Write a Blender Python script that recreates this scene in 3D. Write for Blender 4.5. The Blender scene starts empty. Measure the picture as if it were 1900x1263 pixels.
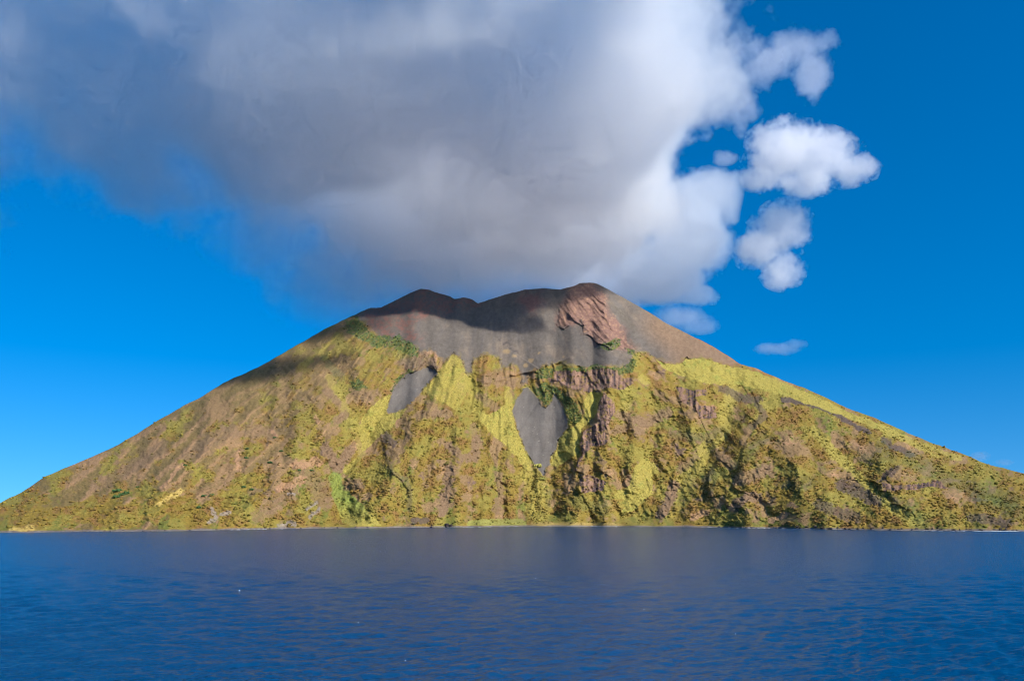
import bpy, bmesh, math, random
import numpy as np
from mathutils import Vector

# ------------------------------------------------------------------ scene, camera, light
scene = bpy.context.scene
rng = np.random.default_rng(11)
random.seed(5)
F = 1478.0                    # focal length in photograph pixels (28 mm)
CAM_H = 30.0                  # ship's deck above the water
HORIZON = 950.0
PITCH = math.atan((HORIZON - 631.5) / F)

cam_d = bpy.data.cameras.new("camera")
cam_d.sensor_width = 36.0
cam_d.lens = 36.0 * F / 1900.0
cam_d.clip_start = 1.0
cam_d.clip_end = 60000.0
cam = bpy.data.objects.new("camera", cam_d)
cam.location = (0, 0, CAM_H)
cam.rotation_euler = (math.pi / 2 + PITCH, 0, 0)
scene.collection.objects.link(cam)
scene.camera = cam

SUN_EL = math.radians(34)
SUN_AZ = math.radians(134)    # clockwise from +Y
SDIR = Vector((math.sin(SUN_AZ) * math.cos(SUN_EL), math.cos(SUN_AZ) * math.cos(SUN_EL), math.sin(SUN_EL)))
sun_d = bpy.data.lights.new("sun", 'SUN')
sun_d.energy = 4.6
sun_d.angle = math.radians(0.5)
sun_d.color = (1.0, 0.94, 0.85)
sun = bpy.data.objects.new("sun", sun_d)
sun.rotation_euler = SDIR.to_track_quat('Z', 'Y').to_euler()
sun.location = (0, 0, 4000)
scene.collection.objects.link(sun)

world = bpy.data.worlds.new("World")
scene.world = world
world.use_nodes = True
wn, wl = world.node_tree.nodes, world.node_tree.links
wn.clear()
sky = wn.new('ShaderNodeTexSky')
sky.sky_type = 'NISHITA'
sky.sun_disc = False
sky.sun_elevation = SUN_EL
sky.sun_rotation = SUN_AZ
sky.altitude = 0
sky.air_density = 1.0
sky.dust_density = 0.0
sky.ozone_density = 4.0
hs = wn.new('ShaderNodeHueSaturation')
tc = wn.new('ShaderNodeTexCoord')
lift = wn.new('ShaderNodeVectorMath'); lift.operation = 'MULTIPLY_ADD'      # clear, dry air: no pale band at the horizon
lift.inputs[1].default_value = (1, 1, 0.9); lift.inputs[2].default_value = (0, 0, 0.16)
nrm = wn.new('ShaderNodeVectorMath'); nrm.operation = 'NORMALIZE'
wl.new(tc.outputs['Generated'], lift.inputs[0]); wl.new(lift.outputs[0], nrm.inputs[0]); wl.new(nrm.outputs[0], sky.inputs[0])
hs.inputs['Hue'].default_value = 0.502
hs.inputs['Saturation'].default_value = 1.45
hs.inputs['Value'].default_value = 1.0
bg = wn.new('ShaderNodeBackground')
bg.inputs['Strength'].default_value = 0.103
wo = wn.new('ShaderNodeOutputWorld')
wl.new(sky.outputs[0], hs.inputs['Color'])
wl.new(hs.outputs[0], bg.inputs['Color'])
wl.new(bg.outputs[0], wo.inputs['Surface'])

scene.view_settings.view_transform = 'Standard'
scene.view_settings.look = 'None'
scene.view_settings.exposure = 0.66
scene.view_settings.gamma = 1.0
scene.view_settings.use_curve_mapping = False
scene.render.engine = 'CYCLES'
cy = scene.cycles
cy.max_bounces = 24
cy.diffuse_bounces = 2
cy.glossy_bounces = 2
cy.transmission_bounces = 2
cy.volume_bounces = 14
cy.transparent_max_bounces = 8
cy.use_adaptive_sampling = True
cy.adaptive_threshold = 0.068
cy.adaptive_min_samples = 20
cy.use_denoising = True
cy.pixel_filter_type = 'BLACKMAN_HARRIS'
cy.filter_width = 1.05
cy.volume_max_steps = 160

# ------------------------------------------------------------------ helpers
def ray(x, y):
    """photograph pixel -> (X/Y, Z/Y) of its viewing ray in the world"""
    u = (np.asarray(x, float) - 950.0) / F
    v = (631.5 - np.asarray(y, float)) / F
    dy = math.cos(PITCH) - v * math.sin(PITCH)
    dz = math.sin(PITCH) + v * math.cos(PITCH)
    return u / dy, dz / dy

def at(x, y, Y):
    a, b = ray(x, y)
    return Vector((float(a) * Y, Y, CAM_H + float(b) * Y))

def _hash(ix, iy, seed):
    h = (ix.astype(np.int64) * 374761393 + iy.astype(np.int64) * 668265263 + seed * 974711) & 0xFFFFFFFF
    h = ((h ^ (h >> 13)) * 1274126177) & 0xFFFFFFFF
    return (h ^ (h >> 16)) & 0xFFFF

def perlin(x, y, seed=0):
    xi = np.floor(x); yi = np.floor(y)
    xf = x - xi; yf = y - yi
    def grad(ix, iy, dx, dy):
        a = _hash(ix, iy, seed) * (2 * math.pi / 65536.0)
        return np.cos(a) * dx + np.sin(a) * dy
    u = xf * xf * xf * (xf * (xf * 6 - 15) + 10)
    v = yf * yf * yf * (yf * (yf * 6 - 15) + 10)
    n00 = grad(xi, yi, xf, yf); n10 = grad(xi + 1, yi, xf - 1, yf)
    n01 = grad(xi, yi + 1, xf, yf - 1); n11 = grad(xi + 1, yi + 1, xf - 1, yf - 1)
    a = n00 + u * (n10 - n00); b = n01 + u * (n11 - n01)
    return (a + v * (b - a)) * 1.5

def fbm(x, y, octaves=4, seed=0, gain=0.5):
    s = np.zeros_like(x); a = 1.0; f = 1.0; t = 0
    for o in range(octaves):
        s += a * perlin(x * f, y * f, seed + o * 17); t += a
        a *= gain; f *= 2.03
    return s / t

def smooth(a, b, x):
    t = np.clip((x - a) / (b - a), 0, 1)
    return t * t * (3 - 2 * t)

def inside(px, py, poly):
    r = np.zeros(px.shape, bool)
    xs = [p[0] for p in poly]; ys = [p[1] for p in poly]
    sel = (px > min(xs)) & (px < max(xs)) & (py > min(ys)) & (py < max(ys))
    x = px[sel]; y = py[sel]
    c = np.zeros(x.shape, bool)
    n = len(poly)
    for i in range(n):
        x1, y1 = poly[i]; x2, y2 = poly[(i + 1) % n]
        if y1 == y2: continue
        cond = ((y1 > y) != (y2 > y)) & (x < (x2 - x1) * (y - y1) / (y2 - y1) + x1)
        c ^= cond
    r[sel] = c
    return r

def line_field(px, py, pts, reach):
    """distance and signed side of a polyline, evaluated only near it"""
    xs = [p[0] for p in pts]; ys = [p[1] for p in pts]
    sel = (px > min(xs) - reach) & (px < max(xs) + reach) & (py > min(ys) - reach) & (py < max(ys) + reach)
    x = px[sel]; y = py[sel]
    best = np.full(x.shape, 1e9); side = np.ones(x.shape); prm = np.zeros(x.shape)
    n = len(pts) - 1
    for i in range(n):
        ax, ay = pts[i][:2]; bx, by = pts[i + 1][:2]
        dx, dy = bx - ax, by - ay
        L2 = dx * dx + dy * dy + 1e-9
        t = np.clip(((x - ax) * dx + (y - ay) * dy) / L2, 0, 1)
        d = np.hypot(x - ax - t * dx, y - ay - t * dy)
        s = np.sign((x - ax) * dy - (y - ay) * dx)   # + : right of the line when walking down the picture
        m = d < best
        best[m] = d[m]; side[m] = s[m]; prm[m] = (i + t[m]) / n
    return sel, best, side, prm

def lin(c):
    c = np.asarray(c, float) / 255.0
    return np.where(c <= 0.04045, c / 12.92, ((c + 0.055) / 1.055) ** 2.4)

def tag(o, label=None, cat=None, group=None, kind=None):
    if label: o["label"] = label
    if cat: o["category"] = cat
    if group: o["group"] = group
    if kind: o["kind"] = kind
    return o

def link_mesh(name, verts, faces, mat, smooth_shade=True, cols=None, parent=None, normals=None):
    me = bpy.data.meshes.new(name)
    verts = np.ascontiguousarray(verts, dtype=np.float32)
    faces = np.ascontiguousarray(faces, dtype=np.int32)
    n, k = faces.shape
    me.vertices.add(len(verts)); me.vertices.foreach_set("co", verts.ravel())
    me.loops.add(n * k); me.loops.foreach_set("vertex_index", faces.ravel())
    me.polygons.add(n)
    me.polygons.foreach_set("loop_start", np.arange(0, n * k, k, dtype=np.int32))
    me.polygons.foreach_set("loop_total", np.full(n, k, dtype=np.int32))
    me.polygons.foreach_set("use_smooth", np.full(n, smooth_shade, dtype=bool))
    me.update(calc_edges=True)
    if cols is not None:
        a = me.color_attributes.new("Col", 'FLOAT_COLOR', 'POINT')
        c4 = np.ones((len(verts), 4), np.float32); c4[:, :3] = cols
        a.data.foreach_set("color", c4.ravel())
    if normals is not None:
        me.normals_split_custom_set_from_vertices(normals.astype(float))
    me.materials.append(mat)
    o = bpy.data.objects.new(name, me)
    scene.collection.objects.link(o)
    if parent: o.parent = parent
    return o

def new_mat(name):
    m = bpy.data.materials.new(name); m.use_nodes = True
    nt = m.node_tree; nt.nodes.clear()
    return m, nt.nodes, nt.links

def mth(N, L, op, a, b=None, c=None, clamp=False):
    n = N.new('ShaderNodeMath'); n.operation = op; n.use_clamp = clamp
    for i, s in enumerate((a, b, c)):
        if s is None: continue
        if isinstance(s, (int, float)): n.inputs[i].default_value = s
        else: L.new(s, n.inputs[i])
    return n.outputs[0]

# ------------------------------------------------------------------ materials
def ground_material(name, bump=1.0, rough=0.95, mott=0.35):
    m, N, L = new_mat(name)
    out = N.new('ShaderNodeOutputMaterial'); p = N.new('ShaderNodeBsdfPrincipled')
    p.inputs['Roughness'].default_value = rough
    p.inputs['Specular IOR Level'].default_value = 0.1
    at_ = N.new('ShaderNodeAttribute'); at_.attribute_name = 'Col'
    geo = N.new('ShaderNodeNewGeometry')
    nz = N.new('ShaderNodeTexNoise'); nz.inputs['Scale'].default_value = 0.22
    nz.inputs['Detail'].default_value = 4.0; nz.inputs['Roughness'].default_value = 0.65
    L.new(geo.outputs['Position'], nz.inputs['Vector'])
    mr = N.new('ShaderNodeMapRange')
    mr.inputs['From Min'].default_value = 0.3; mr.inputs['From Max'].default_value = 0.7
    mr.inputs['To Min'].default_value = 1.0 - mott; mr.inputs['To Max'].default_value = 1.0 + mott
    L.new(nz.outputs['Fac'], mr.inputs['Value'])
    mx = N.new('ShaderNodeVectorMath'); mx.operation = 'SCALE'
    L.new(at_.outputs['Color'], mx.inputs[0]); L.new(mr.outputs[0], mx.inputs['Scale'])
    L.new(mx.outputs[0], p.inputs['Base Color'])
    bp = N.new('ShaderNodeBump'); bp.inputs['Strength'].default_value = 0.7
    bp.inputs['Distance'].default_value = 1.6 * bump
    L.new(nz.outputs['Fac'], bp.inputs['Height']); L.new(bp.outputs[0], p.inputs['Normal'])
    L.new(p.outputs[0], out.inputs['Surface'])
    return m

M_SLOPE = ground_material("slope_soil", 1.6, mott=0.3)
M_ASH = ground_material("volcanic_ash", 0.5, mott=0.12)
M_ROCK = ground_material("lava_rock", 3.0)
M_MEADOW = ground_material("meadow_grass", 2.2, mott=0.4)
M_SHRUB = ground_material("shrub_leaves", 0.8, mott=0.3)

# ------------------------------------------------------------------ the volcano
SKYLINE = [(-170, 985), (-90, 962), (0, 933), (18, 923), (39, 914), (54, 904), (86, 882), (123, 867), (161, 851.5), (213, 828),
    (250, 807), (293, 780), (343, 751), (377, 734), (414, 710), (455, 692), (482, 680), (520, 658), (560, 635), (602, 610.6),
    (644, 590.6), (686, 571.5), (707, 570), (735, 557), (762, 543), (781, 536), (794, 537), (808, 542), (834, 549.5),
    (842, 554), (859, 552), (876, 555), (887, 563), (909, 556), (939, 545.5), (975, 537.5), (1010, 534.8), (1040, 537),
    (1055, 532.6), (1067, 529.5), (1076, 525), (1095, 523.6), (1109, 527), (1141, 544), (1173, 561), (1204, 579), (1236, 599),
    (1278, 620), (1320, 641), (1345, 656), (1371, 674), (1405, 684), (1449, 704), (1496, 721), (1536, 739), (1570, 756),
    (1630, 778), (1684, 803), (1731, 822), (1782, 840), (1832, 860.6), (1900, 878), (2050, 915), (2240, 955)]
SHORE = [(-170, 990), (0, 988), (125, 986.5), (340, 984.5), (500, 981), (700, 979), (960, 976.5), (1100, 976.3), (1320, 978),
    (1500, 981), (1680, 984), (1900, 985), (2240, 987)]
CRESTY = [(-170, 1330), (-90, 1420), (0, 1560), (200, 1930), (400, 2330), (600, 2720), (700, 2880), (790, 2950), (885, 2990),
    (980, 3010), (1090, 3000), (1200, 2920), (1320, 2760), (1500, 2480), (1700, 2200), (1900, 1960), (2240, 1640)]
def interp(tab, x):
    return np.interp(x, [p[0] for p in tab], [p[1] for p in tab])

NX, NY = 1520, 430
gx = np.linspace(-168, 2236, NX)
ys = interp(SHORE, gx) + 0.5 * perlin(gx / 40, gx * 0 + 3.3, 5)
yt = interp(SKYLINE, gx)
yt = yt + 1.6 * fbm(gx / 22, gx * 0 + 1.7, 4, 9) * smooth(0, 40, ys - yt)
t = np.linspace(0, 1, NY)[:, None]
PX = np.repeat(gx[None, :], NY, 0)
PY = ys[None, :] + (yt - ys)[None, :] * t
T = np.repeat(t, NX, 1)
RX, RS = ray(PX, PY)
Ys = -CAM_H / RS[0]
Yc = interp(CRESTY, gx)
sc = RS[-1]
m = (sc * Yc + CAM_H) / (Yc - Ys)
mk = np.exp(-np.linspace(-2.4, 2.4, 61) ** 2); mk /= mk.sum()
m = np.convolve(np.pad(m, 30, mode='edge'), mk, mode='valid')       # no creases under the notches of the skyline
D = (CAM_H + m * Ys)[None, :] / (m[None, :] - RS)
conc = np.interp(gx, [-170, 300, 600, 1000, 1300, 1600, 2240], [0.0, -0.03, 0.02, 0.06, 0.03, -0.02, 0.0])
D = D + conc[None, :] * np.sin(math.pi * T) * (Yc - Ys)[None, :]

# -- relief, in metres towards the viewer
R = np.zeros_like(D)
wx = PX + 7 * fbm(PX / 40, PY / 40, 3, 31)
wy = PY + 7 * fbm(PX / 40, PY / 40, 3, 47)
GULLIES = [([(810, 690), (760, 720), (715, 790), (672, 845), (632, 880), (618, 925), (640, 975)], 55, 48),
    ([(972, 690), (985, 730), (1002, 790), (1005, 880), (1000, 975)], 50, 75),
    ([(1390, 715), (1345, 780), (1315, 830), (1270, 885), (1225, 940), (1190, 975)], 34, 46),
    ([(1440, 760), (1500, 800), (1545, 845), (1600, 900), (1650, 945), (1700, 978)], 27, 42),
    ([(605, 660), (640, 700), (665, 760), (680, 815)], 30, 26),
    ([(870, 690), (878, 740), (880, 790), (905, 860), (930, 960)], 25, 24),
    ([(1200, 690), (1215, 780), (1210, 870), (1170, 960)], 30, 34),
    ([(500, 770), (440, 830), (380, 890), (330, 950)], 18, 30),
    ([(330, 800), (240, 870), (150, 940)], 16, 30),
    ([(1760, 860), (1790, 910), (1800, 975)], 22, 40)]
RIDGES = [([(842, 660), (815, 730), (770, 800), (735, 870), (725, 970)], 45, 45),
    ([(870, 760), (850, 830), (845, 900), (840, 970)], 28, 40),
    ([(1160, 690), (1125, 750), (1100, 810), (1085, 880), (1075, 960)], 28, 40),
    ([(1420, 730), (1395, 790), (1352, 860), (1340, 960)], 14, 36),
    ([(1455, 800), (1480, 880), (1500, 970)], 30, 50),
    ([(1650, 815), (1680, 880), (1690, 960)], 15, 50),
    ([(600, 740), (560, 800), (520, 870), (480, 960)], 30, 45),
    ([(620, 800), (600, 870), (590, 960)], 28, 35),
    ([(470, 760), (390, 830), (300, 910)], 20, 32),
    ([(900, 680), (935, 740), (950, 800), (940, 880)], 22, 30),
    ([(1290, 740), (1285, 790)], 18, 18),
    ([(1100, 535), (1110, 600), (1140, 645)], 30, 40)]
for pts, amp, w in GULLIES:
    sel, d, s, q = line_field(wx, wy, pts, w * 2.6)
    R[sel] -= 1.55 * amp * np.exp(-(d / w) ** 1.5) * smooth(0, .1, q + .06)
for pts, amp, w in RIDGES:
    sel, d, s, q = line_field(wx, wy, pts, w * 2.6)
    R[sel] += 1.65 * amp * np.exp(-(d / w) ** 1.3) * smooth(0, .1, q + .06)
# cliffs: the ground to the right (looking down the list) of the line stands proud and drops abruptly on its left
STEPS = [([(1120, 728), (1110, 750), (1107, 785), (1083, 800), (1076, 825), (1082, 842), (1071, 858), (1065, 874)], 26, 45),
    ([(1076, 893), (1073, 905), (1078, 914)], 16, 40), ([(1112, 858), (1114, 872), (1120, 876)], 12, 25),
    ([(1180, 700), (1156, 714), (1130, 715), (1114, 722), (1088, 724), (1067, 720), (1046, 712), (1027, 700)], 30, 50),
    ([(1407, 742), (1398, 756), (1387, 770)], 16, 40), ([(1366, 792), (1350, 803), (1360, 818), (1343, 843), (1335, 852)], 18, 40),
    ([(1340, 858), (1333, 863), (1317, 877), (1313, 897)], 15, 40), ([(1316, 905), (1320, 922)], 14, 25),
    ([(1346, 917), (1347, 935)], 15, 25), ([(1374, 862), (1370, 885), (1361, 903)], 20, 40),
    ([(1407, 752), (1415, 768), (1400, 795)], 14, 30), ([(1478, 905), (1484, 925), (1489, 948)], 9, 35),
    ([(1430, 955), (1425, 970)], 4, 20),
    ([(1700, 850), (1672, 839), (1648, 828), (1634, 811), (1608, 799)], 20, 60),
    ([(1672, 862), (1662, 866), (1641, 886)], 16, 35), ([(1700, 905), (1660, 905), (1638, 897), (1636, 911)], 13, 40),
    ([(1672, 935), (1650, 932), (1640, 926)], 12, 25), ([(1790, 945), (1795, 960)], 12, 25),
    ([(1612, 801), (1590, 791), (1546, 765), (1496, 748), (1452, 741)], 12, 40),
    ([(1290, 742), (1290, 755), (1299, 775)], 18, 30), ([(1262, 716), (1256, 726), (1262, 745)], 14, 35),
    ([(1310, 722), (1285, 728), (1262, 730)], 12, 30), ([(1251, 878), (1248, 897)], 12, 22), ([(1282, 815), (1288, 829)], 10, 18),
    ([(1250, 755), (1225, 762), (1212, 757), (1200, 752)], 9, 20),
    ([(714, 836), (720, 858), (727, 876), (745, 888), (752, 900), (760, 911), (758, 945)], 14, 40),
    ([(762, 884), (767, 898)], 9, 18), ([(793, 924), (800, 950)], 11, 22), ([(762, 962), (785, 960), (795, 972)], 9, 18),
    ([(903, 882), (908, 893), (917, 904)], 11, 26), ([(905, 862), (908, 868)], 8, 16), ([(716, 806), (726, 826)], 10, 20),
    ([(846, 766), (832, 767), (812, 772)], 8, 20), ([(716, 690), (718, 700)], 5, 10),
    ([(808, 676), (812, 690)], 12, 16), ([(1028, 690), (1026, 706)], 12, 20),
    ([(570, 728), (578, 742)], 6, 16), ([(612, 742), (604, 752)], 10, 20)]
for k, (x, y) in enumerate([(1040, 588), (1052, 578), (1062, 590), (1086, 557), (1095, 565), (1105, 580), (1112, 572), (1120, 600),
        (1100, 595), (1106, 618), (1125, 590), (1128, 625), (1132, 603), (1118, 560), (1075, 560), (1140, 565), (1146, 572)]):
    STEPS.append(([(x - 5, y - 5), (x + 1, y + 2), (x + 7 + k % 4, y + 8)], 7 + k % 4, 9))
for pts, amp, w in STEPS:
    sel, d, s, q = line_field(wx * 0.4 + PX * 0.6, wy * 0.4 + PY * 0.6, pts, w * 3)
    e = np.minimum(smooth(0, .06, q + .03), smooth(0, .06, 1.03 - q))
    R[sel] += 1.2 * amp * e * np.where(s > 0, np.exp(-d / w), np.exp(-(d / 2.6) ** 1.2))

# gullies that fan out from the summit
ang = np.arctan2(wx - 930, wy - 380); rad = np.hypot(PX - 930, PY - 380)
rn = fbm(ang * 14 + 0.3 * fbm(PX / 60, PY / 60, 2, 3), rad / 190, 4, 77, 0.55)
rn2 = 1 - 2 * np.abs(perlin(ang * 30, rad / 130, 88))

ASH = [(655, 583), (680, 600), (700, 622), (720, 630), (742, 633), (768, 642), (780, 655), (800, 648), (815, 664), (828, 670), (842, 654),
    (855, 664), (866, 692), (872, 700), (878, 668), (900, 656), (922, 660), (934, 682), (952, 672), (966, 690), (970, 712), (976, 710),
    (984, 690), (1012, 677), (1040, 672), (1090, 684), (1120, 678), (1165, 680), (1178, 652), (1200, 655), (1215, 662), (1238, 673),
    (1258, 675), (1274, 664), (1300, 663), (1345, 676), (1378, 679), (1400, 600), (1200, 480), (900, 480), (640, 560)]
SCREES = [[(975, 716), (965, 730), (955, 748), (951, 762), (958, 788), (966, 812), (976, 835), (987, 854), (995, 866), (1004, 878),
     (1008, 886), (1013, 868), (1021, 860), (1023, 845), (1034, 831), (1035, 816), (1046, 803), (1055, 790), (1051, 770), (1044, 753),
     (1038, 748), (1032, 734), (1027, 729), (1025, 742), (1019, 749), (1012, 756), (1004, 753), (1001, 742), (991, 731), (982, 720)],
    [(756, 693), (745, 702), (731, 719), (726, 736), (717, 763), (721, 769), (743, 761), (762, 748), (773, 738), (787, 719), (802, 702),
     (813, 692), (806, 685), (792, 681), (771, 689)]]
MEADOWS = [[(883, 759), (905, 768), (925, 762), (940, 742), (951, 762), (957, 790), (965, 813), (975, 836), (986, 856), (986, 872), (976, 872),
     (960, 850), (940, 828), (915, 808), (895, 785)],
    [(1084, 739), (1099, 727), (1118, 729), (1119, 745), (1103, 772), (1084, 790), (1076, 809), (1078, 828), (1071, 840), (1055, 852),
     (1034, 867), (1021, 861), (1023, 846), (1034, 832), (1036, 817), (1050, 800), (1068, 790), (1085, 768), (1083, 750)],
    [(682, 763), (695, 749), (720, 731), (726, 736), (717, 763), (721, 769), (743, 761), (760, 755), (741, 776), (728, 788), (707, 807),
     (686, 829), (673, 836), (669, 815), (665, 792), (676, 772)],
    [(617, 879), (629, 883), (632, 904), (655, 921), (678, 942), (683, 951), (697, 961), (709, 976), (650, 976), (633, 968), (628, 945), (615, 915)],
    [(1215, 664), (1236, 675), (1257, 677), (1274, 666), (1299, 664), (1320, 668), (1345, 678), (1378, 684), (1405, 690), (1449, 709),
     (1496, 727), (1536, 745), (1570, 762), (1630, 785), (1700, 815), (1640, 800), (1560, 770), (1500, 750), (1450, 733), (1400, 720),
     (1350, 711), (1320, 713), (1285, 704), (1260, 694), (1232, 684)],
    [(1192, 847), (1215, 858), (1221, 875), (1211, 884), (1209, 915), (1194, 934), (1168, 951), (1152, 953), (1165, 930), (1137, 921),
     (1143, 913), (1168, 900), (1170, 883), (1180, 866)],
    [(842, 656), (855, 668), (866, 696), (870, 724), (860, 740), (850, 762), (825, 748), (800, 738), (790, 722), (806, 702), (824, 676)]]
MEADOW_BRIGHT = [1.0, 0.95, 0.75, 0.85, 1.0, 0.85, 0.55]
CLIFFS = [[(1027, 689), (1050, 686), (1088, 690), (1096, 685), (1120, 683), (1146, 687), (1154, 703), (1177, 699), (1175, 711), (1156, 723),
     (1131, 719), (1114, 728), (1088, 727), (1067, 723), (1046, 717), (1027, 708)],
    [(1120, 728), (1140, 745), (1141, 765), (1130, 783), (1122, 800), (1130, 815), (1125, 826), (1100, 828), (1085, 843), (1072, 872),
     (1064, 874), (1072, 855), (1080, 842), (1076, 825), (1083, 800), (1107, 785), (1110, 750)],
    [(1074, 890), (1090, 880), (1108, 885), (1124, 895), (1118, 910), (1100, 914), (1080, 914)],
    [(1255, 716), (1285, 724), (1312, 722), (1314, 731), (1290, 735), (1297, 752), (1325, 752), (1330, 775), (1300, 776), (1288, 755), (1262, 745)],
    [(1636, 896), (1660, 900), (1700, 898), (1740, 890), (1762, 908), (1730, 902), (1700, 908), (1665, 909), (1640, 912)]]
DARKGREEN = [[(636, 594), (665, 590), (682, 612), (700, 624), (735, 622), (760, 632), (776, 644), (774, 660), (745, 654), (722, 646), (700, 646), (676, 632), (655, 622), (640, 606)],
    [(1118, 634), (1150, 628), (1152, 642), (1128, 652), (1110, 646)], [(1160, 645), (1182, 652), (1180, 660), (1164, 656)],
    [(1030, 677), (1050, 680), (1080, 684), (1110, 676), (1140, 686), (1182, 664), (1176, 690), (1150, 700), (1110, 690), (1080, 692), (1050, 690), (1030, 692)],
    [(992, 690), (1012, 680), (1028, 688), (1024, 700), (1000, 702)],
    [(990, 718), (1012, 710), (1036, 722), (1062, 742), (1082, 764), (1070, 790), (1056, 784), (1050, 760), (1036, 738), (1026, 734), (1020, 748), (1006, 750)],
    [(735, 700), (760, 686), (772, 690), (752, 702), (740, 712), (728, 735), (722, 728)],
    [(646, 707), (675, 705), (680, 720), (655, 722)]]
jx = PX + 3.4 * fbm(PX / 9, PY / 9, 3, 131); jy = PY + 3.4 * fbm(PX / 9, PY / 9, 3, 151)
jx2 = PX + 9 * fbm(PX / 16, PY / 16, 3, 171); jy2 = PY + 9 * fbm(PX / 16, PY / 16, 3, 191)
mx_, my_ = jx2 * .5 + jx * .5, jy2 * .5 + jy * .5
def soft(poly, amp=24.0, wave=26.0):
    s = np.zeros_like(PX)
    for q in range(6):
        s += inside(PX + amp * fbm(PX / wave, PY / wave, 3, 900 + q * 7), PY + amp * fbm(PX / wave, PY / wave, 3, 950 + q * 7), poly)
    return s / 6
m_ash = inside(jx2 * .6 + jx * .4, jy2 * .6 + jy * .4, ASH)
m_scree = [inside(jx, jy, p) for p in SCREES]
m_mead = [inside(mx_, my_, p) for p in MEADOWS]
m_cliff = [inside(jx, jy, p) for p in CLIFFS]
m_dg = np.zeros_like(m_ash)
for p in DARKGREEN: m_dg |= inside(jx2, jy2, p)
any_scree = m_scree[0] | m_scree[1]
any_cliff = np.zeros_like(m_ash)
for k in m_cliff: any_cliff |= k

red_zone = inside(jx2, jy2, [(1060, 526), (1100, 522), (1122, 545), (1125, 570), (1150, 598), (1172, 640), (1190, 658), (1160, 652), (1100, 634),
    (1086, 618), (1082, 600), (1060, 604), (1034, 608), (1034, 585), (1046, 558)])
vert = fbm(PX / 5.0, PY / 40, 2, 301)
# -- colours: what grows or lies where
n1 = fbm(PX / 60, PY / 45, 4, 401); n2 = fbm(ang * 22, rad / 60, 4, 421); n3 = fbm(PX / 7, PY / 6, 3, 441)
n4 = fbm(PX / 24, PY / 18, 4, 461); n5 = fbm(PX / 3.2, PY / 3.2, 2, 481)
C_OLIVE = lin((134, 114, 52)); C_YELLOW = lin((158, 145, 72)); C_BROWN = lin((140, 114, 80)); C_ROCK = lin((116, 94, 84))
C_GREEN = lin((104, 106, 50)); C_DGREEN = lin((66, 90, 56)); C_ASH = lin((102, 95, 88)); C_SCREE = lin((107, 101, 95))
C_RED = lin((142, 106, 92)); C_PINK = lin((172, 134, 102)); C_TAN = lin((136, 104, 62)); C_PALE = lin((150, 138, 128))
leftness = smooth(760, 330, PX + 0.5 * (PY - 800)); high = smooth(760, 620, PY)
veg = 0.56 + 0.55 * n1 + 0.5 * n4 + 0.55 * n2 - 0.32 * leftness * smooth(975, 820, PY) + 0.15 * smooth(900, 970, PY)
veg = smooth(0.3, 0.52, veg + 0.16 * n3)
def mix(c, w, col):
    return c * (1 - w[..., None]) + np.asarray(col) * w[..., None]
col = np.empty(PX.shape + (3,)); col[:] = C_BROWN
col = mix(col, smooth(-.1, .5, n4 + .5 * n3), C_PINK)
col = mix(col, smooth(0.0, .4, n2 + .3 * n5), C_ROCK)
col = mix(col, leftness * .75, lin((110, 97, 58)))
col = mix(col, leftness * smooth(.25, .8, rn2 + .5 * n3) * .55, C_PINK)
vc = np.empty_like(col); vc[:] = C_OLIVE
vc = mix(vc, smooth(-.1, .4, n4 + .15 * n5), C_TAN)
vc = mix(vc, smooth(-.05, .35, n1 + .3 * n3), C_YELLOW * .76)
vc = mix(vc, smooth(.05, .45, -n2 - .3 * n4 + .25 * n3), C_GREEN * 1.1)
col = mix(col, veg, vc)
col = mix(col, leftness * smooth(840, 660, PY) * .7, lin((104, 92, 62)))      # duller olive-brown high on the left flank
rockm = np.zeros_like(PX)
# strokes: yellow-green gullies, bare rock ribs, pale landslip scars
def stroke(pts, w, color, strength=1.0, ragged=1.0, rock=False):
    global col
    sel, d, s, q = line_field(mx_, my_, pts, w * 2.2)
    k = smooth(1.1, .6, d / w + ragged * .5 * n3[sel]) * strength
    if rock: rockm[sel] = np.maximum(rockm[sel], k)
    col[sel] = col[sel] * (1 - k[..., None]) + np.asarray(color) * k[..., None]
YG = C_YELLOW
for pts, w, s in [([(1362, 720), (1348, 760), (1343, 800), (1310, 830), (1290, 870), (1262, 900), (1240, 930)], 15, .8),
        ([(1510, 798), (1540, 832), (1560, 852), (1590, 880), (1625, 918), (1645, 935)], 10, .9), ([(1645, 935), (1680, 960), (1710, 974)], 9, .8),
        ([(870, 700), (880, 745), (890, 770)], 11, .6), ([(985, 880), (1000, 910), (1003, 950)], 22, .6),
        ([(610, 700), (660, 790), (670, 840)], 9, .5), ([(1160, 725), (1166, 745), (1150, 770)], 9, .7), ([(1190, 700), (1200, 708)], 8, .8),
        ([(940, 720), (948, 760)], 7, .7), ([(1040, 760), (1070, 775)], 8, .4), ([(640, 872), (665, 850)], 5, .8),
        ([(1440, 705), (1560, 765), (1700, 822), (1780, 850)], 5, .7), ([(1640, 800), (1740, 846)], 4, .7), ([(1090, 930), (1180, 960)], 14, .3),
 ([(1280, 890), (1240, 960)], 14, .4)]:
    if s: stroke(pts, w, YG, s)
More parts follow.
